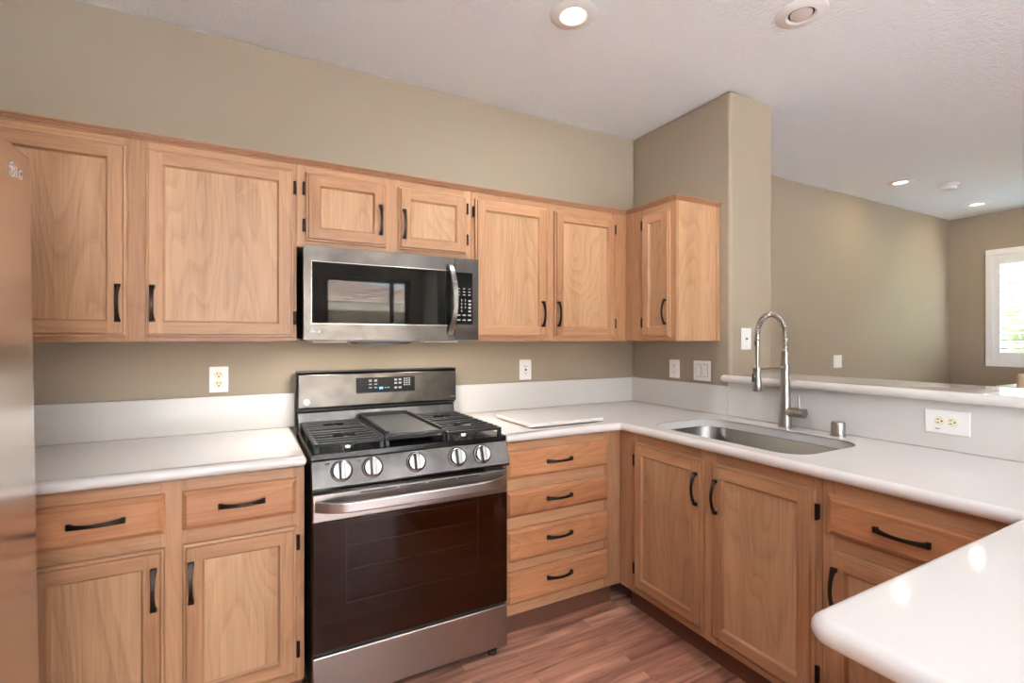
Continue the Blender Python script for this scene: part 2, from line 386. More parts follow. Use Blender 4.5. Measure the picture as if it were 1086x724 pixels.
# right-hand window with plantation shutters (local: x -> world -y, y -> outwards +x)
win = structure(thing('window_1', (XR, 0, 0), -PI/2, None, None))
mb = MB()
for a, b, c, d in ((WY0-0.058, WY1+0.058, WZ1, WZ1+0.058), (WY0-0.058, WY1+0.058, WZ0-0.058, WZ0), (WY0-0.058, WY0, WZ0, WZ1), (WY1, WY1+0.058, WZ0, WZ1)):
    mb.box(a, b, -0.022, 0.0, c, d)
mb.build('casing', TRIMW, win, bevel=0.004)
mb = MB(); wm = (WY0+WY1)/2
for a, b in ((WY0, WY0+0.055), (wm-0.055, wm+0.055), (WY1-0.055, WY1)): mb.box(a, b, -0.012, 0.022, WZ0, WZ1)
for a, b in ((WY0+0.055, wm-0.055), (wm+0.055, WY1-0.055)):
    mb.box(a, b, -0.012, 0.022, WZ0, WZ0+0.085); mb.box(a, b, -0.012, 0.022, WZ1-0.10, WZ1)
mb.build('shutter_frame', TRIMW, win, bevel=0.003)
nl = 11
for a, b in ((WY0+0.056, wm-0.056), (wm+0.056, WY1-0.056)):
    mb = MB()
    for k in range(nl):
        z = WZ0+0.085+0.04+(WZ1-WZ0-0.185-0.08)*k/(nl-1)
        mb.box(a, b, -0.034, 0.034, -0.0045, 0.0045, M=Matrix.Translation((0, 0.006, z)) @ Matrix.Rotation(math.radians(-8), 4, 'X'))
    mb.build('louvers', TRIMW, win)
mb = MB(); mb.box(WY0, WY1, 0.09, 0.096, WZ0, WZ1); mb.build('pane', PANE, win, smooth=0)

# rear glazed sliding door (seen in reflections), and rear window added for more daylight
dr = structure(thing('door_1', (0, YR, 0), 0, None, None))
mb = MB()
for a, b in ((DX0, DX0+0.06), (DX1-0.06, DX1), (-0.225, -0.165)): mb.box(a, b, -0.11, -0.05, 0, DZ1)
mb.box(DX0, DX1, -0.11, -0.05, DZ1-0.06, DZ1); mb.box(DX0, DX1, -0.11, -0.05, 0, 0.06)
mb.build('door_frame', BLACKP, dr, bevel=0.003)
mb = MB(); mb.box(DX0, DX1, -0.083, -0.077, 0.06, DZ1-0.06); mb.build('pane', PANE, dr, smooth=0)
w2 = structure(thing('window_added', (0, YR, 0), 0, None, None))
mb = MB()
for a, b in ((W2[0], W2[0]+0.05), (W2[1]-0.05, W2[1]), (-2.30, -2.25)): mb.box(a, b, -0.11, -0.05, W2[2], W2[3])
mb.box(W2[0], W2[1], -0.11, -0.05, W2[3]-0.05, W2[3]); mb.box(W2[0], W2[1], -0.11, -0.05, W2[2], W2[2]+0.05)
mb.build('window_frame', TRIMW, w2, bevel=0.003)
mb = MB(); mb.box(W2[0], W2[1], -0.083, -0.077, W2[2]+0.05, W2[3]-0.05); mb.build('pane', PANE, w2, smooth=0)

# ------------------------------------------------------------------ outside
GROUND = plain('pale concrete', srgb(232,230,226), 0.95, bump=(12, 0.5, 0.02))  # made extra bright to bounce daylight up onto the ceiling
mb = MB(); mb.box(-40, 40, -40, 30, -0.25, -0.12); structure(mb.build('ground', GROUND, smooth=0))
nh = thing('neighbour_house', (1.0, -14.0, -0.12), 0, 'beige house with a tiled hip roof standing beyond the glazed rear door', 'house')
mb = MB(); mb.box(-6.5, 4.5, -7.5, 0, 0, 2.5); mb.build('house_wall', STUCCO, nh, smooth=0)
mb = MB(); mb.box(-7.0, 5.0, 0.45, 0.5, 2.30, 2.53); mb.build('fascia', plain('cream fascia', srgb(140,130,112), 0.7), nh)
mb = MB()
RZ = lambda f: 2.52+1.08*f
def roof_line(f): return (-7+5.2*f, 5-4.8*f, 0.5-4.1*f)              # left x, right x, y of a course at fraction f up the slope
NC = 9
for k in range(NC):
    f0, f1 = k/NC, (k+1)/NC
    a0, b0, y0 = roof_line(f0); a1, b1, y1 = roof_line(f1); lip = 0.042
    mb.add([(a0,y0,RZ(f0)+lip),(b0,y0,RZ(f0)+lip),(b1,y1,RZ(f1)+0.005),(a1,y1,RZ(f1)+0.005)], [(0,1,2,3)], 0)
    mb.add([(a0,y0,RZ(f0)-0.004),(b0,y0,RZ(f0)-0.004),(b0,y0,RZ(f0)+lip),(a0,y0,RZ(f0)+lip)], [(0,1,2,3)], 1)  # course fronts coloured dark to draw the shadow lines between rows
mb.add([(-7,0.5,2.52),(5,0.5,2.52),(5,-8,2.52),(-7,-8,2.52),(-1.8,-3.6,3.6),(0.2,-3.6,3.6)],
       [(1,2,5),(2,3,4,5),(3,0,4),(3,2,1,0)], 0)
mb.build('roof', [roof_mat(), plain('painted tile shadows', srgb(34,27,23), 0.9)], nh, smooth=0)
LEAF = plain('leaf green', srgb(138,150,112), 0.6); BARK = plain('bark', srgb(110,92,74), 0.9)
def shrub(loc, h, r, label, seed):
    rnd = random.Random(seed); t = thing('shrub', loc, 0, label, 'shrub', None)
    mb = MB(); mb.tube([(0,0,0),(0.03,0.02,h*0.2),(0,0.05,h*0.6)], [0.06,0.05,0.03], 8); mb.build('stem', BARK, t)
    mb = MB()
    core = [(0.02*r, 0.12*h)]+[(r*0.8*math.sin(PI*k/10)**0.6, 0.12*h+0.80*h*k/10) for k in range(1, 10)]+[(0.02*r, 0.93*h)]
    mb.lathe(core, 18)
    for k in range(4200):
        a = rnd.uniform(0, 2*PI); u = rnd.random(); rr = r*(max(0.05, math.sin(PI*(0.06+0.88*u)))**0.6)*rnd.uniform(0.74, 1.05)
        p = Vector((rr*math.cos(a), rr*math.sin(a), 0.1*h+0.87*h*u)); q = rnd.uniform(0.04, 0.085)
        M = Matrix.Translation(p) @ Matrix.Rotation(rnd.uniform(0,6.3), 4, 'Z') @ Matrix.Rotation(rnd.uniform(0,3.1), 4, 'X')
        mb.add([(-q,0,0),(0,-q*0.5,0.01),(q,0,0),(0,q*0.5,0.01)], [(0,1,2,3)], M=M)
    mb.build('foliage', LEAF, t, smooth=0)
shrub((6.15, 0.0, -0.12), 3.1, 0.85, 'tall green shrub outside seen through the right shutter louvers', 3)
shrub((6.15, 1.95, -0.12), 3.1, 0.85, 'added tall green shrub outside blocking sky light, hidden behind the dining room corner', 4)  # this one and the next are unseen, added to shade the dining window
shrub((6.15, -1.95, -0.12), 3.1, 0.85, 'added tall green shrub outside blocking sky light, past the right edge of the view', 5)

# ------------------------------------------------------------------ ceiling fittings
def downlight(x, y, label, lit=True, tilt=0.0, power=1.0, warm=False):
    t = thing('ceiling_downlight', (x, y, H), 0, label, 'ceiling light', 'recessed ceiling lights')
    mb = MB(); mb.lathe([(0.048,-0.001),(0.048,-0.005),(0.056,-0.011),(0.086,-0.008),(0.095,-0.003),(0.095,0.0)], 40, cap=False)
    mb.build('trim_ring', TRIMW, t)
    mb = MB(); mb.lathe([(0.0,-0.004),(0.03,-0.004),(0.045,-0.003),(0.0482,-0.001)], 32, cap=False)
    if tilt:
        mb = MB(); mb.lathe([(0.0,-0.0105),(0.034,-0.0095),(0.040,-0.006),(0.041,0.003)], 32, cap=False)
        mb.build('gimbal_lens', LENS, t, rot=(0, tilt, 0.5))
        mb = MB(); mb.lathe([(0.0,-0.0012),(0.048,-0.0012)], 32, cap=False); mb.build('recess', SLOT, t)
    else: mb.build('lens', BULB if lit else LENS, t)
    if lit:
        l = bpy.data.lights.new('bulb', 'AREA'); l.shape = 'DISK'; l.size = 0.085; l.energy = LAMP_W*power; l.color = (1.0, 0.78, 0.5) if warm else (0.86, 0.94, 1.0)
        o = bpy.data.objects.new('bulb', l); COL.objects.link(o); o.parent = t; o.location = (0, 0, -0.0115)
    return t
downlight(-1.07, -0.855, 'lit round ceiling downlight above the range', power=0.3)
downlight(-0.27, -1.30, 'unlit tilted ceiling downlight above the sink', lit=False, tilt=0.16)
downlight(2.544, -0.411, 'lit dining room downlight left of the smoke detector', power=0.08, warm=True)
downlight(3.95, -0.435, 'lit dining room downlight right of the smoke detector, nearest the far corner', power=0.08, warm=True)
for x, y in ((-0.2, -5.2), (-2.5, -3.3), (-1.9, -4.7), (1.2, -5.2)):  # unseen lamps added to brighten the kitchen from behind
    downlight(x, y, 'added ceiling fill light behind the camera, out of the picture')
sd = thing('smoke_detector', (2.99, -0.565, H), 0, 'white round smoke detector on the ceiling between two dining downlights', 'smoke detector')
mb = MB(); mb.lathe([(0.075,0.0),(0.075,-0.012),(0.068,-0.014),(0,-0.014)], 32); mb.build('base_plate', WHITE, sd)
mb = MB(); mb.lathe([(0.058,-0.012),(0.058,-0.03),(0.05,-0.042),(0.0,-0.044)], 32); mb.build('cover', WHITE, sd)

# ------------------------------------------------------------------ cabinet parts
def rect_rings(mb, w, h, rings, v_i=0, h_i=1):
    """rings = [(inset, y)], returns nothing: makes the mitred skirts between the rings"""
    R = [[(i, y, i), (w-i, y, i), (w-i, y, h-i), (i, y, h-i)] for i, y in rings]
    for A, B in zip(R[:-1], R[1:]):
        for k in range(4):
            mb.add([A[k], A[(k+1)%4], B[(k+1)%4], B[k]], [(0,1,2,3)], h_i if k in (0,2) else v_i)
def handle(parent, loc, length=0.130, horizontal=False):
    """arched pull, flared at the feet; local z along the pull unless horizontal"""
    mb = MB(); n = 14; P = []; ws = []; ts = []
    for k in range(n+1):
        u = k/n; s = math.sin(PI*u); P.append((0, -0.006-0.021*s**0.8, -length/2+length*u)); ws.append(0.0052+0.0036*(1-s)**1.5); ts.append(0.0032)
    mb.ribbon(P, (1,0,0), ws, ts)
    for z in (-length/2+0.005, length/2-0.005): mb.box(-0.0085, 0.0085, -0.012, 0, z-0.006, z+0.006)
    return mb.build('handle', BRONZE, parent, loc, (0, PI/2, 0) if horizontal else None, bevel=0.0012)
def hinge(parent, loc):
    mb = MB(); mb.box(-0.006, 0.006, -0.006, 0.016, -0.024, 0.024); mb.lathe([(0.0055,-0.026),(0.0055,0.026)], 10, Matrix.Translation((0,-0.006,0)))
    return mb.build('hinge', BRONZE, parent, loc, bevel=0.001)
DT = 0.02
def cab_door(cab, x0, x1, z0, z1, y, hx=None, hz=None, hinge_side=None, hinge_z=()):
    """framed door, local origin at its lower left back corner; y = plane of the face frame"""
    w, h = x1-x0, z1-z0; st = 0.052
    mb = MB()
    mb.add([(0,0,0),(w,0,0),(w,0,h),(0,0,h)], [(0,1,2,3)], 0)
    rect_rings(mb, w, h, [(0,0),(0,-0.011),(0.003,-0.013),(0.009,-0.0135),(0.0105,-DT)])
    a = 0.0115; b = st
    for q, mi in (([(a,a),(b,a),(b,h-a),(a,h-a)],0), ([(w-b,a),(w-a,a),(w-a,h-a),(w-b,h-a)],0),
                  ([(b,a),(w-b,a),(w-b,b),(b,b)],1), ([(b,h-b),(w-b,h-b),(w-b,h-a),(b,h-a)],1)):
        mb.add([(x,-DT,z) for x, z in q], [(0,1,2,3)], mi)
    rect_rings(mb, w, h, [(b,-DT),(b+0.0015,-DT+0.004),(b+0.007,-DT+0.0095)])
    d = mb.build('door', [WV, WH], cab, (x0, y, z0), smooth=20)
    b += 0.007
    mb = MB(); mb.add([(b,-DT+0.0095,b),(w-b,-DT+0.0095,b),(w-b,-DT+0.0095,h-b),(b,-DT+0.0095,h-b)], [(0,1,2,3)])
    mb.box(b-0.012, w-b+0.012, -DT+0.0097, -0.003, b-0.012, h-b+0.012)
    mb.build('panel', WP, d, smooth=0)
    if hx is not None: handle(d, (hx-x0, -DT, hz-z0))
    if hinge_side:
        for zz in hinge_z: hinge(d, ((-0.006 if hinge_side == 'l' else w+0.006), -0.004, zz-z0))
    return d
def cab_drawer(cab, x0, x1, z0, z1, y, hx, hz):
    w, h = x1-x0, z1-z0; mb = MB()
    mb.add([(0,0,0),(w,0,0),(w,0,h),(0,0,h)], [(0,1,2,3)], 0)
    rect_rings(mb, w, h, [(0,0),(0,-0.010),(0.0025,-0.0115),(0.010,-DT+0.003),(0.0115,-DT+0.0025),(0.0135,-DT)], 0, 0)
    a = 0.0135; mb.add([(a,-DT,a),(w-a,-DT,a),(w-a,-DT,h-a),(a,-DT,h-a)], [(0,1,2,3)], 0)
    d = mb.build('drawer', WD, cab, (x0, y, z0), smooth=20)
    handle(d, (hx-x0, -DT, hz-z0), 0.134, True)
    return d
def carcass(cab, x0, x1, yf, z0, z1, toe=False):
    mb = MB(); mb.box(x0, x1, yf+0.019, -0.002, z0 if not toe else z0, z1)
    mb.build('carcass', [WP], cab, smooth=0)
    if toe:
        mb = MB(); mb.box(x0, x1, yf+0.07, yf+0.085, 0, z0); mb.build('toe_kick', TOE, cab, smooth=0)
def face_frame(cab, x0, x1, yf, z0, z1, uprights, rails):
    """uprights: list of (xa,xb); rails: list of (xa,xb,za,zb)"""
    mb = MB()
    for a, b in uprights: mb.box(a, b, yf, yf+0.019, z0, z1, 0)
    for a, b, c, d in rails: mb.box(a, b, yf+0.0006, yf+0.019, c, d, 1)
    mb.build('face_frame', [WV, WH], cab, bevel=0.0008, seg=1)

# ---- wall cabinets on the back wall (root on the wall, x as in the room)
UB, UT, UY = 1.302, 2.018, -0.31
c = thing('wall_cabinet', (-3.10, 0, UB), 0, 'wide maple wall cabinet with two tall doors between fridge and microwave', 'wall cabinet', 'maple wall cabinets')
o = lambda x: x+3.10
carcass(c, 0, o(-2.048), UY, 0, UT-UB)
face_frame(c, 0, o(-2.048), UY, 0, UT-UB, [(0, 0.05), (o(-2.60), o(-2.533)), (o(-2.07), o(-2.048))], [(0.05, o(-2.60), 0, 0.035), (o(-2.533), o(-2.07), 0, 0.035), (0.05, o(-2.60), 0.67, UT-UB), (o(-2.533), o(-2.07), 0.67, UT-UB)])
z = lambda v: v-UB
cab_door(c, o(-3.06), o(-2.592), z(1.319), z(1.99), UY, o(-2.616), z(1.436))
cab_door(c, o(-2.541), o(-2.061), z(1.319), z(1.99), UY, o(-2.519), z(1.438), 'r', (z(1.92), z(1.396)))

ZM = 1.685
c = thing('wall_cabinet', (-2.047, 0, ZM), 0, 'short maple wall cabinet with two small doors above the microwave', 'wall cabinet', 'maple wall cabinets')
o = lambda x: x+2.047; z = lambda v: v-ZM
carcass(c, 0, o(-1.286), UY, 0, UT-ZM)
face_frame(c, 0, o(-1.286), UY, 0, UT-ZM, [(0, 0.04), (o(-1.70), o(-1.625)), (o(-1.325), o(-1.286))], [(0.04, o(-1.70), 0, 0.04), (o(-1.625), o(-1.325), 0, 0.04), (0.04, o(-1.70), z(1.975), UT-ZM), (o(-1.625), o(-1.325), z(1.975), UT-ZM)])
cab_door(c, o(-2.015), o(-1.689), z(1.711), z(1.991), UY, o(-1.716), z(1.826), 'l', (z(1.922), z(1.773)))
cab_door(c, o(-1.637), o(-1.312), z(1.710), z(1.987), UY, o(-1.613), z(1.820), 'r', (z(1.929), z(1.782)))

c = thing('wall_cabinet', (-1.285, 0, UB), 0, 'maple wall cabinet with two tall doors between microwave and corner', 'wall cabinet', 'maple wall cabinets')
o = lambda x: x+1.285; z = lambda v: v-UB
carcass(c, 0, o(-0.3225), UY, 0, UT-UB)
face_frame(c, 0, o(-0.3225), UY, 0, UT-UB, [(0, 0.04), (o(-0.875), o(-0.803)), (o(-0.425), o(-0.3225))], [(0.04, o(-0.875), 0, 0.035), (o(-0.803), o(-0.425), 0, 0.035), (0.04, o(-0.875), 0.67, UT-UB), (o(-0.803), o(-0.425), 0.67, UT-UB)])
cab_door(c, o(-1.267), o(-0.861), z(1.321), z(1.986), UY, o(-0.893), z(1.440), 'l', (z(1.920), z(1.40)))
cab_door(c, o(-0.817), o(-0.414), z(1.321), z(1.983), UY, o(-0.798), z(1.442), 'r', (z(1.925), z(1.40)))

# ---- wall cabinet on the partition, faces -x : local x -> world -y
c = thing('wall_cabinet', (0, 0, UB), -PI/2, 'maple wall cabinet with one narrow door hung on the partition wall', 'wall cabinet', 'maple wall cabinets')
UX = -0.322
mb = MB(); mb.box(0.002, 0.666, UX+0.019, -0.002, 0, UT-UB); mb.build('carcass', WP, c, smooth=0)
face_frame(c, 0.311, 0.685, UX, 0, UT-UB, [(0.311, 0.465), (0.645, 0.685)], [(0.465, 0.645, 0, 0.035), (0.465, 0.645, 0.67, UT-UB)])
mb = MB(); mb.box(0.6662, 0.685, UX+0.0192, -0.026, 0, UT-UB, 0); mb.build('side_panel', WP, c, smooth=0)
mb = MB(); mb.box(0.6662, 0.690, -0.0255, -0.002, 0, UT-UB, 0); mb.build('scribe_strip', WV, c, bevel=0.001)
cab_door(c, 0.452, 0.652, z(1.321), z(1.984), UX, 0.632, z(1.452), 'l', (z(1.93), z(1.40)))

# ---- crown moulding along the cabinet tops
def crown(name, path_pts, label):
    """stepped moulding swept along a polyline in plan (outside to the left of travel)"""
    prof = [(-0.003,2.0182),(0.004,2.0182),(0.004,2.0225),(0.0015,2.0235),(0.009,2.0245),(0.009,2.0285),(0.0065,2.0295),(0.0135,2.0305),(0.0135,2.034),(0.011,2.035),(0.018,2.036),(0.018,2.041),(-0.003,2.041)]
    prof = [(a, b-0.0) for a, b in prof]
    n = len(path_pts); mb = MB(); rings = []
    for i in range(n):
        p = Vector(path_pts[i])
        d0 = (p-Vector(path_pts[i-1])).normalized() if i > 0 else None
        d1 = (Vector(path_pts[i+1])-p).normalized() if i < n-1 else None
        nn = [Vector((d.y, -d.x)) for d in (d0, d1) if d is not None]
        m = nn[0] if len(nn) == 1 else (nn[0]+nn[1])/(1+nn[0].dot(nn[1]))
        rings.append([(p.x+m.x*a, p.y+m.y*a, b) for a, b in prof])
    k = len(prof)
    for i in range(n-1):
        mb.add(rings[i]+rings[i+1], [(j, (j+1)%k, k+(j+1)%k, k+j) for j in range(k)])
    mb.add(rings[0], [tuple(range(k))]); mb.add(rings[-1], [tuple(range(k))[::-1]])
    return tag(mb.build(name, WHX, smooth=20), label, 'moulding')
WHX = wood('maple moulding', srgb(186,140,106), srgb(142,96,66), 'x', 0.6, 0.4)
crown('crown_moulding', [(-3.10, UY), (UX-0.0, UY), (UX, -0.685), (-0.002, -0.685)], 'stepped maple moulding running along the tops of the wall cabinets')

# ------------------------------------------------------------------ base cabinets
BT, BB, BY = 0.872, 0.118, -0.61
c = thing('base_cabinet', (-2.80, 0, 0), 0, 'maple base cabinet with two drawers over two doors left of the range', 'base cabinet', 'maple base cabinets')
o = lambda x: x+2.80
carcass(c, -0.63, o(-2.047), BY, BB, BT, True)
face_frame(c, -0.63, o(-2.047), BY, BB, BT, [(-0.63, 0.04), (o(-2.46), o(-2.39)), (o(-2.085), o(-2.047))],
           [(a, b, zz0, zz1) for a, b in ((0.04, o(-2.46)), (o(-2.39), o(-2.085))) for zz0, zz1 in ((BB, BB+0.045), (0.645, 0.718), (0.815, BT))])
cab_drawer(c, o(-2.772), o(-2.448), 0.707, 0.828, BY, o(-2.610), 0.770)
cab_drawer(c, o(-2.403), o(-2.073), 0.707, 0.828, BY, o(-2.237), 0.771)
cab_door(c, o(-2.772), o(-2.448), 0.150, 0.661, BY, o(-2.474), 0.542)
cab_door(c, o(-2.402), o(-2.073), 0.150, 0.661, BY, o(-2.378), 0.541, 'r', (0.604, 0.231))

c = thing('base_cabinet', (-1.272, 0, 0), 0, 'maple bank of four stacked drawers right of the range', 'base cabinet', 'maple base cabinets')
FX = -0.6235
o = lambda x: x+1.272
carcass(c, 0, o(FX)-0.001, BY, BB, BT, True)
face_frame(c, 0, o(FX)-0.0, BY, BB, BT, [(0, 0.03), (o(-0.72), o(FX))], [(0.03, o(-0.72), a, b) for a, b in ((BB, 0.178), (0.295, 0.36), (0.48, 0.555), (0.645, 0.72), (0.815, BT))])
for (a, b), hz in zip(((0.709, 0.828), (0.543, 0.657), (0.350, 0.490), (0.168, 0.308)), (0.769, 0.604, 0.432, 0.252)):
    cab_drawer(c, o(-1.254), o(-0.706), a, b, BY, o(-0.989), hz)

c = thing('base_cabinet', (0, -0.61, 0), -PI/2, 'maple base cabinet with two tall doors under the sink', 'base cabinet', 'maple base cabinets')
o = lambda y: -y-0.61
mb = MB(); mb.box(0.001, 0.97, FX+0.019, FX+0.03, BB, BT); mb.box(0.001, 0.97, FX+0.03, -0.002, BB, 0.58); mb.build('carcass', WP, c, smooth=0)
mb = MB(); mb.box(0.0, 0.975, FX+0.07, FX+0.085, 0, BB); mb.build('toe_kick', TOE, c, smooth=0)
face_frame(c, 0.0, 0.975, FX, BB, BT, [(0.0, o(-0.74)), (o(-1.11), o(-1.18)), (o(-1.55), o(-1.585))], [(a, b, q0, q1) for a, b in ((o(-0.74), o(-1.11)), (o(-1.18), o(-1.55))) for q0, q1 in ((BB, 0.16), (0.815, BT))])
cab_door(c, o(-0.727), o(-1.124), 0.152, 0.830, FX, o(-1.097), 0.711, 'l', (0.745, 0.24))
cab_door(c, o(-1.165), o(-1.566), 0.152, 0.830, FX, o(-1.193), 0.705, 'r', (0.761, 0.244))

c = thing('base_cabinet', (0, -1.587, 0), -PI/2, 'maple base cabinet with one drawer over a door, beside the peninsula', 'base cabinet', 'maple base cabinets')
o = lambda y: -y-1.587
mb = MB(); mb.box(0, o(-2.05), FX+0.019, -0.002, BB, BT); mb.build('carcass', WP, c, smooth=0)
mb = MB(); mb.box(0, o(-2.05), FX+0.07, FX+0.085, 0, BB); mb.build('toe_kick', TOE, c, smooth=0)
face_frame(c, 0, o(-2.05), FX, BB, BT, [(0, o(-1.625)), (o(-2.0), o(-2.05))], [(o(-1.625), o(-2.0), a, b) for a, b in ((BB, 0.16), (0.645, 0.72), (0.815, BT))])
cab_drawer(c, o(-1.609), o(-2.015), 0.707, 0.826, FX, o(-1.811), 0.766)
cab_door(c, o(-1.609), o(-2.015), 0.152, 0.659, FX, o(-1.634), 0.545, 'r', (0.60, 0.24))

c = thing('base_cabinet', (-1.22, -2.09, 0), 0, 'maple peninsula base hidden under the near white worktop', 'base cabinet', 'maple base cabinets')
mb = MB(); mb.box(0, 0.60, -0.62, -0.02, BB, BT); mb.build('carcass', WP, c, smooth=0)
mb = MB(); mb.box(0.02, 0.60, -0.60, -0.09, 0, BB); mb.build('toe_kick', TOE, c, smooth=0)

# ------------------------------------------------------------------ worktops, backsplash, bar
CZ0, CZ1 = 0.873, 0.911
tag(slab('worktop', fillet([(XL+0.003,-0.003,0),(XL+0.003,-0.660,0),(-2.043,-0.660,0.012),(-2.043,-0.003,0)]), CZ0, CZ1, QUARTZ), 'white worktop with rounded front edge left of the range', 'worktop', 'white worktops')
sink_out = fillet([(-0.590,-0.745,0.11),(-0.150,-0.745,0.11),(-0.150,-1.490,0.11),(-0.590,-1.490,0.11)], 10)
tag(slab('worktop', fillet([(-1.272,-0.003,0),(-1.272,-0.660,0.006),(-0.660,-0.660,0.006),(-0.660,-2.062,0.008),(-1.512,-2.062,0.035),(-1.512,-2.86,0.035),(-0.003,-2.86,0),(-0.003,-0.003,0)]),
     CZ0, CZ1, QUARTZ, [sink_out]), 'white corner worktop with sink cut-out running into the near peninsula', 'worktop', 'white worktops')
def splash(name, b, label, bev=0.0025):
    mb = MB(); mb.box(*b); return tag(mb.build(name, SPLASH, bevel=bev), label, 'backsplash', 'white backsplash strips')
splash('backsplash', (XL+0.003,-2.034,-0.020,-0.001,CZ1,1.065), 'white backsplash strip behind the worktop left of the range')
splash('backsplash', (-1.272,-0.0205,-0.020,-0.001,CZ1,1.065), 'white backsplash strip on the back wall right of the range')
splash('backsplash', (-0.020,-0.001,-0.752,-0.001,CZ1,1.065), 'white backsplash strip on the partition below two wall plates')
splash('backsplash', (-0.020,-0.001,-2.86,-0.754,CZ1,1.0865), 'white backsplash along the low wall behind the faucet')
tag(slab('bar_top', fillet([(-0.062,-0.732,0.018),(-0.062,-2.95,0.03),(0.362,-2.95,0.03),(0.362,-0.7565,0.0),(-0.003,-0.7565,0),(-0.003,-0.732,0)]), 1.0875, 1.1255, QUARTZ), 'raised white bar top with rounded edge on the low wall', 'bar top')

# ------------------------------------------------------------------ sink and its fittings
sk = thing('sink', (-0.37, -1.118, 0.66), 0, 'undermount stainless steel sink set in the corner worktop', 'sink')
mb = MB(); C0 = Vector((-0.37, -1.118))
if area2(sink_out) < 0: sink_out = sink_out[::-1]
prof = [(-0.012, 0.8725), (0.002, 0.8725), (0.004, 0.868), (0.010, 0.70), (0.022, 0.672), (0.05, 0.660)]
rings = [[(x-C0.x, y-C0.y, zz-0.66) for x, y in offset(sink_out, i)] for i, zz in prof]; n = len(sink_out)
mb.add([p for r in rings for p in r], [(j*n+i, j*n+(i+1)%n, (j+1)*n+(i+1)%n, (j+1)*n+i) for j in range(len(rings)-1) for i in range(n)])
mb.add(rings[-1], [tuple(range(n))])
so = mb.build('bowl', SINKST, sk); 
mb = MB(); mb.lathe([(0.0,0.0015),(0.03,0.002),(0.034,0.005),(0.044,0.004),(0.046,0.0005)], 28, cap=False); mb.build('drain', CHROME, sk)

fc = thing('faucet', (-0.075, -1.105, CZ1), 0, 'brushed nickel spring faucet with pull-down spray head behind the sink', 'faucet')
zf = lambda v: v-CZ1
mb = MB(); mb.lathe([(0.030,0),(0.030,0.004),(0.0275,0.006),(0.0265,0.03),(0.0215,0.13),(0.0185,zf(1.178))], 32); mb.build('body', NICKEL, fc)
mb = MB(); mb.lathe([(0.0185,zf(1.176)),(0.0225,zf(1.178)),(0.0225,zf(1.191)),(0.0165,zf(1.193)),(0.0155,zf(1.253)),(0.012,zf(1.256))], 28); mb.build('collar', NICKEL, fc)
HXf = -0.197; rA = abs(HXf)/2; zC = zf(1.322)
path = [(0, 0, zf(1.25)+ (zC-zf(1.25))*k/6) for k in range(6)]
path += [(-rA+rA*math.cos(PI*k/36), 0, zC+rA*math.sin(PI*k/36)) for k in range(37)]
path += [(HXf, 0, zC-(zC-zf(1.290))*k/4) for k in range(1, 5)]
path = [Vector(p) for p in path]
mb = MB(); mb.tube(path, 0.0075, 10); mb.tube([path[-1], (HXf,0,zf(1.185))], 0.0065, 10); mb.build('hose', NICKEL, fc)
L = [0.0]
for a, b in zip(path[:-1], path[1:]): L.append(L[-1]+(b-a).length)
turns = 38; hp = []
N = turns*10
for k in range(N+1):
    s = L[-1]*k/N; i = max(j for j in range(len(L)) if L[j] <= s+1e-9); i = min(i, len(path)-2)
    u = (s-L[i])/(L[i+1]-L[i]); p = path[i].lerp(path[i+1], u); T = (path[i+1]-path[i]).normalized()
    yv = Vector((0,1,0)); nv = T.cross(yv); a = 2*PI*turns*k/N
    hp.append(p+(yv*math.cos(a)+nv*math.sin(a))*0.0112)
mb = MB(); mb.tube(hp, 0.0023, 6); mb.build('spring_coil', COILST, fc)
mb = MB(); mb.lathe([(0.0125,-0.006),(0.0135,0.0),(0.0125,0.012)], 20, Matrix.Translation((HXf,0,zf(1.288)))); mb.build('coil_end', NICKEL, fc)
mb = MB(); mb.tube([(0,0,zf(1.184)),(HXf+0.012,0,zf(1.178))], 0.0055, 12); mb.lathe([(0.017,-0.008),(0.017,0.010)], 20, Matrix.Translation((HXf,0,zf(1.176)))); mb.build('holder_arm', NICKEL, fc)
mb = MB(); mb.lathe([(0.0185,0.0),(0.0205,0.004),(0.0195,0.035),(0.0145,0.075),(0.0135,0.098)], 28, Matrix.Translation((HXf,0,zf(1.084))))
sh = mb.build('spray_head', NICKEL, fc)
mb = MB(); mb.box(-0.0085, 0.0085, -0.006, 0.006, -0.018, 0.018); mb.build('spray_button', BLACKP, sh, (HXf-0.0165, 0.004, zf(1.142)), (0, 0.1, 0), bevel=0.003)
mb = MB(); mb.tube([(0,-0.006,0.072),(0,-0.091,0.072)], 0.0215, 24); mb.build('mixer_barrel', NICKEL, fc)
mb = MB(); mb.tube([(0,-0.066,0.085),(-0.002,-0.063,0.146)], 0.0042, 12); mb.build('lever', NICKEL, fc)

ag = thing('air_gap_cap', (-0.080, -1.338, CZ1), 0, 'small brushed nickel air gap cap right of the faucet', 'air gap cap')
mb = MB(); mb.lathe([(0.029,0),(0.029,0.005),(0.0255,0.007),(0.0255,0.054),(0.023,0.058),(0,0.0585)], 30); mb.build('cap', NICKEL, ag)

bd = thing('cutting_board', (-0.915, -0.413, CZ1), 0, 'white rectangular board lying flat on the worktop right of the range', 'cutting board')
mb = MB(); mb.box(-0.205, 0.205, -0.180, 0.165, 0.006, 0.021); mb.build('board', QUARTZ, bd, bevel=0.0025)
for x in (-0.165, 0.165):
    for y in (-0.14, 0.13):
        mb = MB(); mb.lathe([(0.012,0),(0.012,0.007)], 12); mb.build('foot', BLACKP, bd, (x, y, 0))

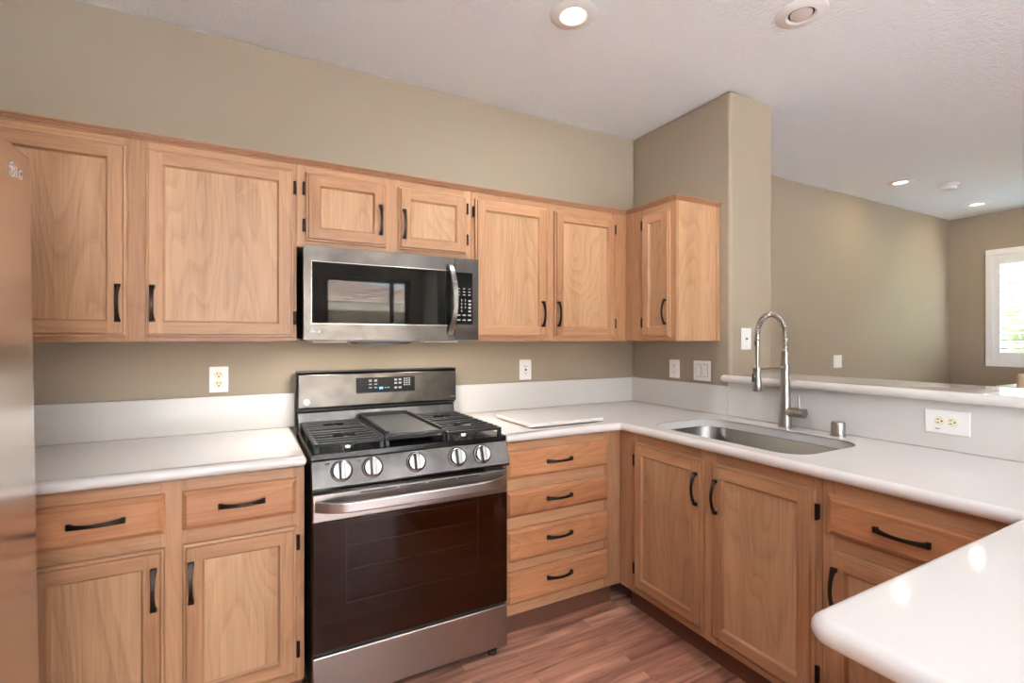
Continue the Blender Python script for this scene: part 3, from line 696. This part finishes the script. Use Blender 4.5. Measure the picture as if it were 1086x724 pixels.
# ------------------------------------------------------------------ gas range
RX0, RX1 = -2.031, -1.281; RW = RX1-RX0
rg = thing('gas_range', (RX0, 0, 0), 0, 'stainless steel gas range with five knobs and black cast iron grates', 'range')
mb = MB(); mb.box(0.004, RW-0.004, -0.655, -0.03, 0.055, 0.900); mb.build('body', BLACKP, rg, bevel=0.003)
mb = MB(); mb.box(0.0, RW, -0.672, -0.10, 0.893, 0.912); mb.box(0.02, RW-0.02, -0.64, -0.125, 0.911, 0.9125); mb.build('cooktop', ENAMEL, rg, bevel=0.005)
# control panel
mb = MB(); mb.prism([(-0.655,0.795),(-0.700,0.795),(-0.703,0.802),(-0.672,0.890),(-0.655,0.893)], 0, RW, 'x'); cp = mb.build('control_panel', STEEL_DIM, rg, bevel=0.002)
nrm = Vector((0, -0.943, 0.333)); tilt = math.atan2(0.333, 0.943)
def on_panel(x, zz, out=0.0):
    u = (zz-0.802)/0.088; return Vector((x, -0.703+0.031*u, zz))+nrm*out
for kx in (-1.934, -1.828, -1.668, -1.503, -1.397):
    p = on_panel(kx-RX0, 0.850)
    Mk = Matrix.Rotation(PI/2-tilt, 4, 'X')
    kb = MB(); kb.lathe([(0.0345,0),(0.0345,0.004),(0.031,0.006),(0.0305,0.014),(0.0285,0.0165),(0,0.0165)], 36)
    k = kb.build('knob', KNOBST, rg, p, (PI/2-tilt, 0, 0))
    kb = MB(); kb.box(-0.0075, 0.0095, -0.0285, 0.0285, 0.016, 0.030); kb.build('grip', STEELZ, k, bevel=0.003)
    kb = MB(); kb.box(-0.0105, -0.0077, -0.0285, 0.0285, 0.016, 0.024); kb.build('pointer', BLACKP, k)
    kb = MB(); kb.lathe([(0.0345,0.0002),(0.0375,0.0002),(0.0375,0.0025),(0.0345,0.0035)], 36, cap=False); kb.build('bezel', BLACKP, k)
    mk = MB(); q = on_panel(kx-RX0+(-0.045 if kx < -1.8 else 0.045), 0.878, 0.0004)
    mk.box(-0.006, 0.006, -0.0002, 0.0003, -0.004, 0.004); mk.box(-0.010, -0.0075, -0.0002, 0.0003, -0.004, 0.004)
    mk.build('burner_mark', GREYM, cp, q, (-tilt, 0, 0), smooth=0)
# oven door
mb = MB(); mb.box(0.003, RW-0.003, -0.690, -0.660, 0.682, 0.778)
od = mb.build('oven_door', STEEL_LIT, rg, bevel=0.004)
mb = MB(); mb.box(0.003, RW-0.003, -0.688, -0.660, 0.232, 0.6815); dg_ = mb.build('door_glass', OVENG, od, bevel=0.003)
mb = MB()
for a, b, q, r in ((0.112,0.616,0.384,0.388),(0.112,0.616,0.664,0.668),(0.112,0.116,0.388,0.664),(0.612,0.616,0.388,0.664)): mb.box(a, b, -0.6884, -0.687, q, r)
mb.build('window_border', plain('dull brown print', (0.016,0.009,0.007,1), 0.2), dg_, smooth=0)
RACK = plain('dim oven rack', (0.03,0.018,0.012,1), 0.25, 0.3)
for zz in (0.50, 0.585):
    mb = MB(); mb.box(0.118, 0.610, -0.6883, -0.687, zz, zz+0.0022); mb.build('rack_edge', RACK, dg_, smooth=0)
mb = MB(); mb.box(0.10, RW-0.10, -0.6895, -0.66, 0.7775, 0.7865); mb.build('door_vent', ENAMEL, od)
# vent slits in the steel band
mb = MB()
for a, b in ((0.16,0.29),(0.30,0.40),(0.41,0.52),(0.53,0.62)): mb.box(a, b, -0.6906, -0.688, 0.766, 0.7705)
mb.build('vent_slit', BLACKP, od, smooth=0)
# bowed handle
n = 30; P = []; ws = []; ts = []
for k in range(n+1):
    u = k/n; x = 0.012+(RW-0.024)*u; s = math.sin(PI*u)
    P.append((x, -0.690-0.052*min(1.0, s*2.6)**0.7-0.008*s, 0.738)); ws.append(0.0185); ts.append(0.0065)
mb = MB(); mb.ribbon(P, (0,0,1), ws, ts); mb.build('door_handle', HANDST, od, bevel=0.005, seg=3, smooth=50)
# drawer under the oven
mb = MB(); mb.box(0.003, RW-0.003, -0.688, -0.655, 0.052, 0.221); mb.build('storage_drawer', STEEL_LIT, rg, bevel=0.005)
mb = MB(); mb.box(0.006, RW-0.006, -0.672, -0.655, 0.221, 0.232); mb.build('drawer_gap', BLACKP, rg)
for x in (0.045, RW-0.045):
    for y in (-0.63, -0.08):
        mb = MB(); mb.lathe([(0.02,0),(0.02,0.02),(0.012,0.022),(0.012,0.056)], 16); mb.build('foot', BLACKP, rg, (x, y, 0))
# backguard
mb = MB(); mb.prism([(-0.035,1.161),(-0.098,1.158),(-0.112,1.152),(-0.120,1.003),(-0.112,0.998),(-0.035,0.998)], 0.004, RW-0.004, 'x'); bgd = mb.build('backguard', STEEL_DIM, rg, bevel=0.003)
mb = MB(); mb.prism([(-0.035,1.164),(-0.104,1.161),(-0.035,0.912)], 0.0, 0.004, 'x'); mb.prism([(-0.035,1.164),(-0.104,1.161),(-0.035,0.912)], RW-0.004, RW, 'x'); mb.box(0, RW, -0.104, -0.035, 1.1605, 1.165); mb.build('black_edge', BLACKP, bgd)
mb = MB(); mb.prism([(-0.035,0.985),(-0.092,0.980),(-0.105,0.908),(-0.035,0.908)], 0.006, RW-0.006, 'x'); mb.build('lower_guard', STEEL_DIM, rg, bevel=0.002)
mb = MB(); mb.box(0.005, RW-0.005, -0.098, -0.035, 0.9855, 0.998); mb.build('guard_gap', BLACKP, rg)
tb = math.atan2(0.008, 0.149)
def on_guard(x, zz, out=0.0): return Vector((x, -0.112-0.008*(1.152-zz)/0.149-out, zz))
mb = MB(); mb.box(-0.139, 0.139, -0.0015, 0.0, -0.0355, 0.0355); dsp = mb.build('display', DISPB, bgd, on_guard(-1.640-RX0, 1.094), (-tb, 0, 0), bevel=0.001)
mb = MB()
for i, x in enumerate((-0.075, -0.050)):
    for zz in (0.022, 0.004, -0.012): mb.box(x-0.007, x+0.007, -0.0018, -0.001, zz-(0.006 if zz == 0.022 else 0.0025), zz+(0.004 if zz == 0.022 else 0.0025))
for x in (0.045, 0.066):
    for zz in (0.022, 0.006, -0.016): mb.box(x-0.007, x+0.007, -0.0018, -0.001, zz-0.0045, zz+0.0045)
for x in (0.088, 0.100, 0.112):
    for zz in (0.026, 0.016, 0.006, -0.004): mb.box(x-0.004, x+0.004, -0.0018, -0.001, zz-0.003, zz+0.003)
for x in (-0.004, 0.010): mb.box(x-0.005, x+0.005, -0.0018, -0.001, -0.016, -0.012)
mb.build('key_marks', plain('dim display marks', srgb(120,124,126), 0.5), dsp, smooth=0)
mb = MB(); mb.box(-0.034, -0.016, -0.0018, -0.001, -0.020, -0.010); mb.build('lit_key', MARKB, dsp, smooth=0)
def emblem(parent, loc, r, rot=(0,0,0), m=MARK, letters=True, m2=None):
    """round maker's badge: ring, bent stroke, dot, and the two letters beside it"""
    mb = MB(); K = 28
    for k in range(K):
        if k in (0, 1, 2, 3): continue
        a0 = 2*PI*k/K; a1 = 2*PI*(k+1)/K
        v = [(r*s*math.cos(a), -0.0006, r*s*math.sin(a)) for a in (a0, a1) for s in (0.78, 1.0)]
        mb.add([v[0], v[1], v[3], v[2]], [(0,1,2,3)])
    mb.box(-0.10*r, 0.05*r, -0.0008, 0, -0.45*r, 0.5*r); mb.box(-0.10*r, 0.38*r, -0.0008, 0, -0.45*r, -0.30*r); mb.box(-0.5*r, -0.30*r, -0.0008, 0, 0.18*r, 0.38*r)
    mb.box(0.38*r, 0.95*r, -0.0008, 0, -0.02*r, 0.12*r)
    e = mb.build('emblem', m, parent, loc, rot, smooth=0)
    if letters: text_mesh('LG', r*1.9, m, e, (r*2.35, -0.0006, 0))
    return e
mb = MB(); mb.lathe([(0.0135,0),(0.0135,0.0012),(0,0.0012)], 28)
bdg = mb.build('badge', CHROME, bgd, on_guard(-1.992-RX0, 1.030, 0.0002), (PI/2-tb, 0, 0))
emblem(bgd, on_guard(-1.992-RX0, 1.030, 0.0016), 0.010, (-tb, 0, 0), SLOT, False)
mb = MB(); 
for k in range(5): mb.box(-0.016+0.0066*k, -0.012+0.0066*k, -0.0006, 0, -0.003, 0.003)
mb.build('model_mark', GREYM, bgd, on_guard(-1.292-RX0-0.012, 1.020, 0.0002), (-tb, 0, 0), smooth=0)
# burners, grates and griddle
for x, y, r in ((0.14,-0.52,0.044),(0.14,-0.24,0.036),(0.61,-0.52,0.044),(0.61,-0.24,0.036),(0.375,-0.38,0.05)):
    b_ = MB(); b_.lathe([(r*1.35,0),(r*1.35,0.005),(r*1.1,0.012)], 28); bb = b_.build('burner', CHROME, rg, (x, y, 0.9125))
    b_ = MB(); b_.lathe([(r,0.012),(r,0.020),(r*0.85,0.024),(0,0.025)], 28); b_.build('burner_cap', ENAMEL, bb)
def grate(x0, x1, label_parts=True):
    g = MB(); y0, y1 = -0.655, -0.135; zt, zb = 0.948, 0.934; w = 0.0065
    g.box(x0, x0+0.014, y0, y1, zb, zt-0.003); g.box(x1-0.014, x1, y0, y1, zb, zt-0.003)
    for y in (y0, y1-0.014, (y0+y1)/2-0.007): g.box(x0+0.014, x1-0.014, y, y+0.014, zb, zt-0.003)
    xm = (x0+x1)/2
    for cy in (-0.52, -0.255):
        for dy in (-0.098, -0.055, 0.055, 0.098):
            y = cy+dy
            g.box(x0+0.004, x1-0.004, y-w, y+w, zb+0.003, zt)
        g.box(x0+0.004, xm-0.04, cy-w, cy+w, zb+0.003, zt); g.box(xm+0.04, x1-0.004, cy-w, cy+w, zb+0.003, zt)
        for sg in (-1, 1):
            g.box(xm-w, xm+w, cy+sg*0.035, cy+sg*0.055, zb+0.003, zt)
    for x in (x0, x1-0.016):
        for y in (y0, y1-0.016, (y0+y1)/2-0.008): g.box(x, x+0.016, y, y+0.016, 0.9115, zb)
    return g.build('grate', IRON, rg, bevel=0.0025)
grate(0.012, 0.252); grate(0.498, RW-0.012)
g = MB(); x0, x1, y0, y1 = 0.256, 0.494, -0.655, -0.135
for a in (x0, x1-0.014): g.box(a, a+0.014, y0, y1, 0.934, 0.945)
for y in (y0, -0.40, y1-0.014): g.box(x0+0.014, x1-0.014, y, y+0.014, 0.934, 0.945)
for x in (x0, x1-0.016):
    for y in (y0, y1-0.016): g.box(x, x+0.016, y, y+0.016, 0.9115, 0.934)
g.build('grate', IRON, rg, bevel=0.0025)
g = MB(); gx0, gx1, gy0, gy1 = 0.268, 0.482, -0.640, -0.150
g.box(gx0, gx1, gy0, gy1, 0.9455, 0.954)
gr = g.build('griddle', GRIDDLE, rg, bevel=0.002)
g = MB()
g.box(gx0-0.004, gx0+0.006, gy0, gy1, 0.9457, 0.966); g.box(gx1-0.006, gx1+0.004, gy0, gy1, 0.9457, 0.966); g.box(gx0-0.004, gx1+0.004, gy1-0.004, gy1+0.006, 0.9457, 0.972)
g.box(gx0-0.012, gx1+0.012, gy0-0.012, gy0+0.004, 0.9457, 0.957)
g.build('griddle_rim', IRON, gr, bevel=0.002)

# ------------------------------------------------------------------ microwave over the range
mw = thing('microwave', (-2.030, 0, 1.308), 0, 'stainless steel over-range microwave with black glass door', 'microwave')
MWW, MWH = 0.745, 0.370
mb = MB(); mb.box(0.002, MWW-0.002, -0.368, -0.002, 0.004, MWH); mb.build('case', BLACKP, mw, bevel=0.002)
DW_ = 0.627
mb = MB()                                            # steel door surround with a window opening
gx0, gx1, gz0, gz1 = 0.030, 0.607, 0.066, 0.309
mb.box(0, gx0, -0.40, -0.369, 0, MWH); mb.box(gx1, DW_, -0.40, -0.369, gz0, gz1); mb.box(gx0, DW_, -0.40, -0.369, 0, gz0); mb.box(gx0, DW_, -0.40, -0.369, gz1, MWH)
md = mb.build('door', STEEL_DIM, mw)
mb = MB()
for a, b, c_, d in ((gx0-0.003,gx0,gz0-0.003,gz1+0.003),(gx0,gx1,gz0-0.003,gz0),(gx0,gx1,gz1,gz1+0.003)): mb.box(a, b, -0.4012, -0.399, c_, d)
mb.build('window_trim', CHROME, md)
mb = MB(); mb.box(gx0, gx1, -0.398, -0.372, gz0, gz1); mb.build('door_glass', BLACKG, md, smooth=0)
P = []; ws = []; ts = []; n = 22
for k in range(n+1):
    u = k/n; s = math.sin(PI*u); P.append((0.604+0.012*s, -0.400-0.045*s**0.6, 0.026+0.312*u)); ws.append(0.0125); ts.append(0.006)
mb = MB(); mb.ribbon(P, (1,0,0), ws, ts); mb.build('door_handle', STEELZ, md, bevel=0.003)
mb = MB(); mb.box(DW_+0.002, MWW, -0.40, -0.369, 0, MWH); pn = mb.build('control_panel', STEEL_DIM, mw, bevel=0.002)
mb = MB(); mb.box(DW_+0.005, 0.715, -0.4012, -0.399, 0.070, 0.306); kp = mb.build('keypad', BLACKG, pn, bevel=0.0008)
cx = DW_+0.046
mb = MB()
for r_ in range(3):
    for cc in range(3): mb.box(cx-0.026+0.026*cc-0.006, cx-0.026+0.026*cc+0.006, -0.4016, -0.4010, 0.232-0.014*r_-0.002, 0.232-0.014*r_+0.002)
for r_ in range(2):
    for cc in range(3): mb.box(cx-0.026+0.026*cc-0.008, cx-0.026+0.026*cc+0.008, -0.4016, -0.4010, 0.112-0.022*r_-0.003, 0.112-0.022*r_+0.003)
for r_ in range(4): mb.box(cx+0.021, cx+0.034, -0.4016, -0.4010, 0.178-0.016*r_-0.004, 0.178-0.016*r_+0.004)
mb.build('key_marks', plain('grey key marks', srgb(170,170,168), 0.5), kp, smooth=0)
for i, ch in enumerate('123456789 0 '):
    if ch != ' ': text_mesh(ch, 0.013, MARK, kp, (cx-0.030+0.018*(i%3), -0.4012, 0.180-0.0165*(i//3)), name='digit')
emblem(md, (0.030, -0.4002, 0.034), 0.0095, m=WHITE)
mb = MB(); mb.box(0.02, MWW-0.02, -0.365, -0.03, -0.006, 0.0035); ub = mb.build('bottom_plate', plain('grey underside', srgb(150,146,140), 0.5, 0.6), mw)
mb = MB(); mb.prism([(0.20,-0.0065),(0.215,-0.018),(0.425,-0.018),(0.445,-0.0065)], -0.37, -0.22, 'y'); mb.build('vent_grille', BLACKP, ub)
for a, b in ((0.04, 0.17), (0.50, 0.66)):
    mb = MB(); mb.box(a, b, -0.36, -0.30, -0.012, -0.0062); mb.build('lamp_cover', IVORY, ub, bevel=0.002)

for x in (0.105, 0.58):
    l = bpy.data.lights.new('task_lamp', 'AREA'); l.shape = 'RECTANGLE'; l.size = 0.12; l.size_y = 0.05; l.energy = 1.4; l.color = (1.0, 0.93, 0.84)
    o = bpy.data.objects.new('task_lamp', l); COL.objects.link(o); o.parent = ub; o.location = (x, -0.33, -0.0135)

# ------------------------------------------------------------------ refrigerator on the left wall, faces +x
fr = thing('refrigerator', (-2.674, -0.825, 0), 0, 'tall stainless steel refrigerator cut off at the left edge of the view', 'refrigerator')
fr.rotation_euler = (0, 0, 0)
FHh = 1.765
Lean = Matrix.Rotation(-math.radians(0.75), 4, 'Y')
mb = MB(); mb.box(-0.70, -0.075, -0.905, 0.0, 0.045, FHh-0.015, M=Lean); mb.build('shell', plain('grey fridge side', srgb(120,118,116), 0.4, 0.5), fr, bevel=0.004)
FST = steel('fridge steel', (0.66,0.60,0.56,1), 0.22, 'z')
for y0, y1, hy in ((-0.500, 0.0, -0.455), (-0.905, -0.505, -0.545)):
    mb = MB(); mb.box(-0.072, 0.0, y0, y1, 0.06, FHh, M=Lean); d = mb.build('door', FST, fr, bevel=0.010, seg=3)
    mb = MB(); mb.tube([(0.002,hy,0.55),(0.05,hy,0.58),(0.05,hy,1.50),(0.002,hy,1.53)], 0.011, 12, M=Lean); mb.build('door_handle', STEELZ, d)
    if y1 == 0.0:
        e = emblem(d, Lean @ Vector((0.0006, -0.118, 1.70)), 0.017, (0, 0, PI/2), WHITE)
for x in (-0.65, -0.12):
    for y in (-0.85, -0.05):
        mb = MB(); mb.lathe([(0.022,0),(0.022,0.02),(0.014,0.022),(0.014,0.056)], 16); mb.build('foot', BLACKP, fr, (x, y, 0))

# ------------------------------------------------------------------ wall plates (local: x across, z up, faces -y)
def receptacle(parent, x, zz, rot=0.0, m=IVORY):
    mb = MB(); Mx = Matrix.Translation((x, -0.005, zz)) @ Matrix.Rotation(rot, 4, 'Y')
    mb.lathe([(0.0165,0.0),(0.0165,0.002),(0.0155,0.0028),(0,0.0028)], 24, Mx @ Matrix.Rotation(PI/2, 4, 'X'))
    r = mb.build('receptacle', m, parent)
    mb = MB()
    for q in ((-0.0075,-0.0050,0.000,0.009),(0.0050,0.0075,0.001,0.008)): mb.box(q[0], q[1], -0.0034, -0.002, q[2], q[3], M=Mx)
    mb.lathe([(0.003,0.002),(0.003,0.0034),(0,0.0034)], 10, Mx @ Matrix.Translation((0,0,-0.007)) @ Matrix.Rotation(PI/2, 4, 'X'))
    mb.build('slots', SLOT, r, smooth=0)
def plate(name, loc, rz, w, h, label, cat, kind):
    t = thing(name, loc, rz, label, cat)
    mb = MB(); mb.box(-w/2, w/2, -0.0055, -0.0004, -h/2, h/2); mb.build('cover_plate', WHITE, t, bevel=0.002)
    def screw(x, zz):
        mb = MB(); mb.lathe([(0.003,0.0),(0.003,0.001),(0,0.0014)], 12, Matrix.Translation((x,-0.0055,zz)) @ Matrix.Rotation(PI/2,4,'X')); mb.build('screw', IVORY, t)
    if kind == 'duplex': receptacle(t, 0, 0.0195); receptacle(t, 0, -0.0195); screw(0, 0)
    elif kind == 'gfci':
        mb = MB(); mb.box(-0.0165, 0.0165, -0.0075, -0.005, -0.033, 0.033); d = mb.build('receptacle', WHITE, t, bevel=0.001)
        mb = MB()
        for zz in (0.017, -0.022):
            mb.box(-0.0075,-0.0050,-0.0079,-0.007,zz,zz+0.008); mb.box(0.0050,0.0075,-0.0079,-0.007,zz,zz+0.007); mb.box(-0.002,0.002,-0.0079,-0.007,zz-0.007,zz-0.003)
        mb.build('slots', SLOT, d, smooth=0)
        mb = MB(); mb.box(-0.007, 0.007, -0.0085, -0.007, -0.005, 0.004); mb.build('test_button', SLOT if 'back wall' in label else IVORY, d, bevel=0.0005)
        screw(0, 0.045); screw(0, -0.045)
    elif kind == 'rockers':
        for x in (-0.023, 0.023):
            mb = MB(); mb.prism([(-0.005,-0.033),(-0.0095,-0.033),(-0.0065,0.0),(-0.0085,0.033),(-0.005,0.033)], x-0.0165, x+0.0165, 'x'); mb.build('rocker', IVORY if False else WHITE, t, bevel=0.0008)
            mb = MB(); 
            for a, b, c_, d in ((x-0.0185,x-0.0168,-0.035,0.035),(x+0.0168,x+0.0185,-0.035,0.035),(x-0.0185,x+0.0185,0.0333,0.035),(x-0.0185,x+0.0185,-0.035,-0.0333)): mb.box(a,b,-0.0058,-0.005,c_,d)
            mb.build('rocker_gap', GREYM, t, smooth=0)
    elif kind == 'jack':
        mb = MB(); mb.lathe([(0.006,0),(0.006,0.004),(0.004,0.005),(0.004,0.008),(0,0.008)], 16, Matrix.Translation((0,-0.005,0)) @ Matrix.Rotation(PI/2,4,'X')); mb.build('jack', GREYM, t)
        screw(0, 0.04); screw(0, -0.04)
    elif kind == 'blank':
        for x in (-0.023, 0.023): screw(x, 0.042); screw(x, -0.042)
    elif kind == 'wide':
        receptacle(t, -0.021, 0.002, -PI/2); receptacle(t, 0.017, 0.002, -PI/2)
        mb = MB(); mb.box(-0.034,-0.020,-0.0060,-0.005,-0.027,-0.0245); mb.build('printed_mark', SLOT, t, smooth=0)
    return t
plate('wall_outlet', (-2.331, 0, 1.137), 0, 0.071, 0.111, 'white duplex outlet on the back wall left of the range', 'outlet', 'duplex')
plate('wall_outlet', (-0.812, 0, 1.135), 0, 0.078, 0.117, 'white outlet on the back wall above the white board', 'outlet', 'gfci')
plate('wall_outlet', (0, -0.368, 1.137), -PI/2, 0.076, 0.108, 'white outlet on the partition left of the double switch', 'outlet', 'gfci')
plate('light_switch', (0, -0.571, 1.136), -PI/2, 0.117, 0.112, 'white double rocker switch on the partition below the narrow cabinet', 'light switch', 'rockers')
plate('jack_plate', (0.121, -0.754, 1.313), 0, 0.078, 0.115, 'white single jack plate on the end of the partition wall', 'wall plate', 'jack')
plate('blank_plate', (2.373, 0, 1.115), 0, 0.125, 0.112, 'white blank plate on the dining room wall', 'wall plate', 'blank')
plate('wall_outlet', (-0.020, -1.6805, 1.013), -PI/2, 0.131, 0.085, 'white sideways outlet plate on the backsplash right of the faucet', 'outlet', 'wide')

# ------------------------------------------------------------------ dining furniture glimpsed over the bar
tb_ = thing('dining_table', (4.0, -1.20, 0), 0, 'white counter-height dining table beyond the bar under the window', 'table')
mb = MB(); mb.box(-0.47, 0.47, -0.50, 0.50, 0.875, 0.905); mb.build('table_top', TRIMW, tb_, bevel=0.006)
mb = MB(); mb.box(-0.40, 0.40, -0.43, 0.43, 0.80, 0.8748); mb.build('apron', TRIMW, tb_, bevel=0.003)
for x in (-0.40, 0.40):
    for y in (-0.43, 0.43):
        mb = MB(); mb.box(-0.03, 0.03, -0.03, 0.03, 0, 0.80); mb.build('leg', TRIMW, tb_, (x*0.95, y*0.95, 0), bevel=0.004)
ch = thing('dining_chair', (3.42, -1.14, 0), 0, 'beige upholstered high-back chair in front of the white table', 'chair')
mb = MB(); mb.box(-0.205, -0.135, -0.22, 0.22, 0.56, 1.035); mb.build('backrest', FABRIC, ch, bevel=0.025, seg=4)
mb = MB(); mb.box(-0.13, 0.06, -0.22, 0.22, 0.55, 0.64); mb.build('seat', FABRIC, ch, bevel=0.02, seg=4)
LEGW = plain('dark chair leg', srgb(82,60,46), 0.5)
for x in (-0.18, 0.03):
    for y in (-0.19, 0.19):
        mb = MB(); mb.lathe([(0.014,0),(0.02,0.55)], 14); mb.build('leg', LEGW, ch, (x, y, 0))
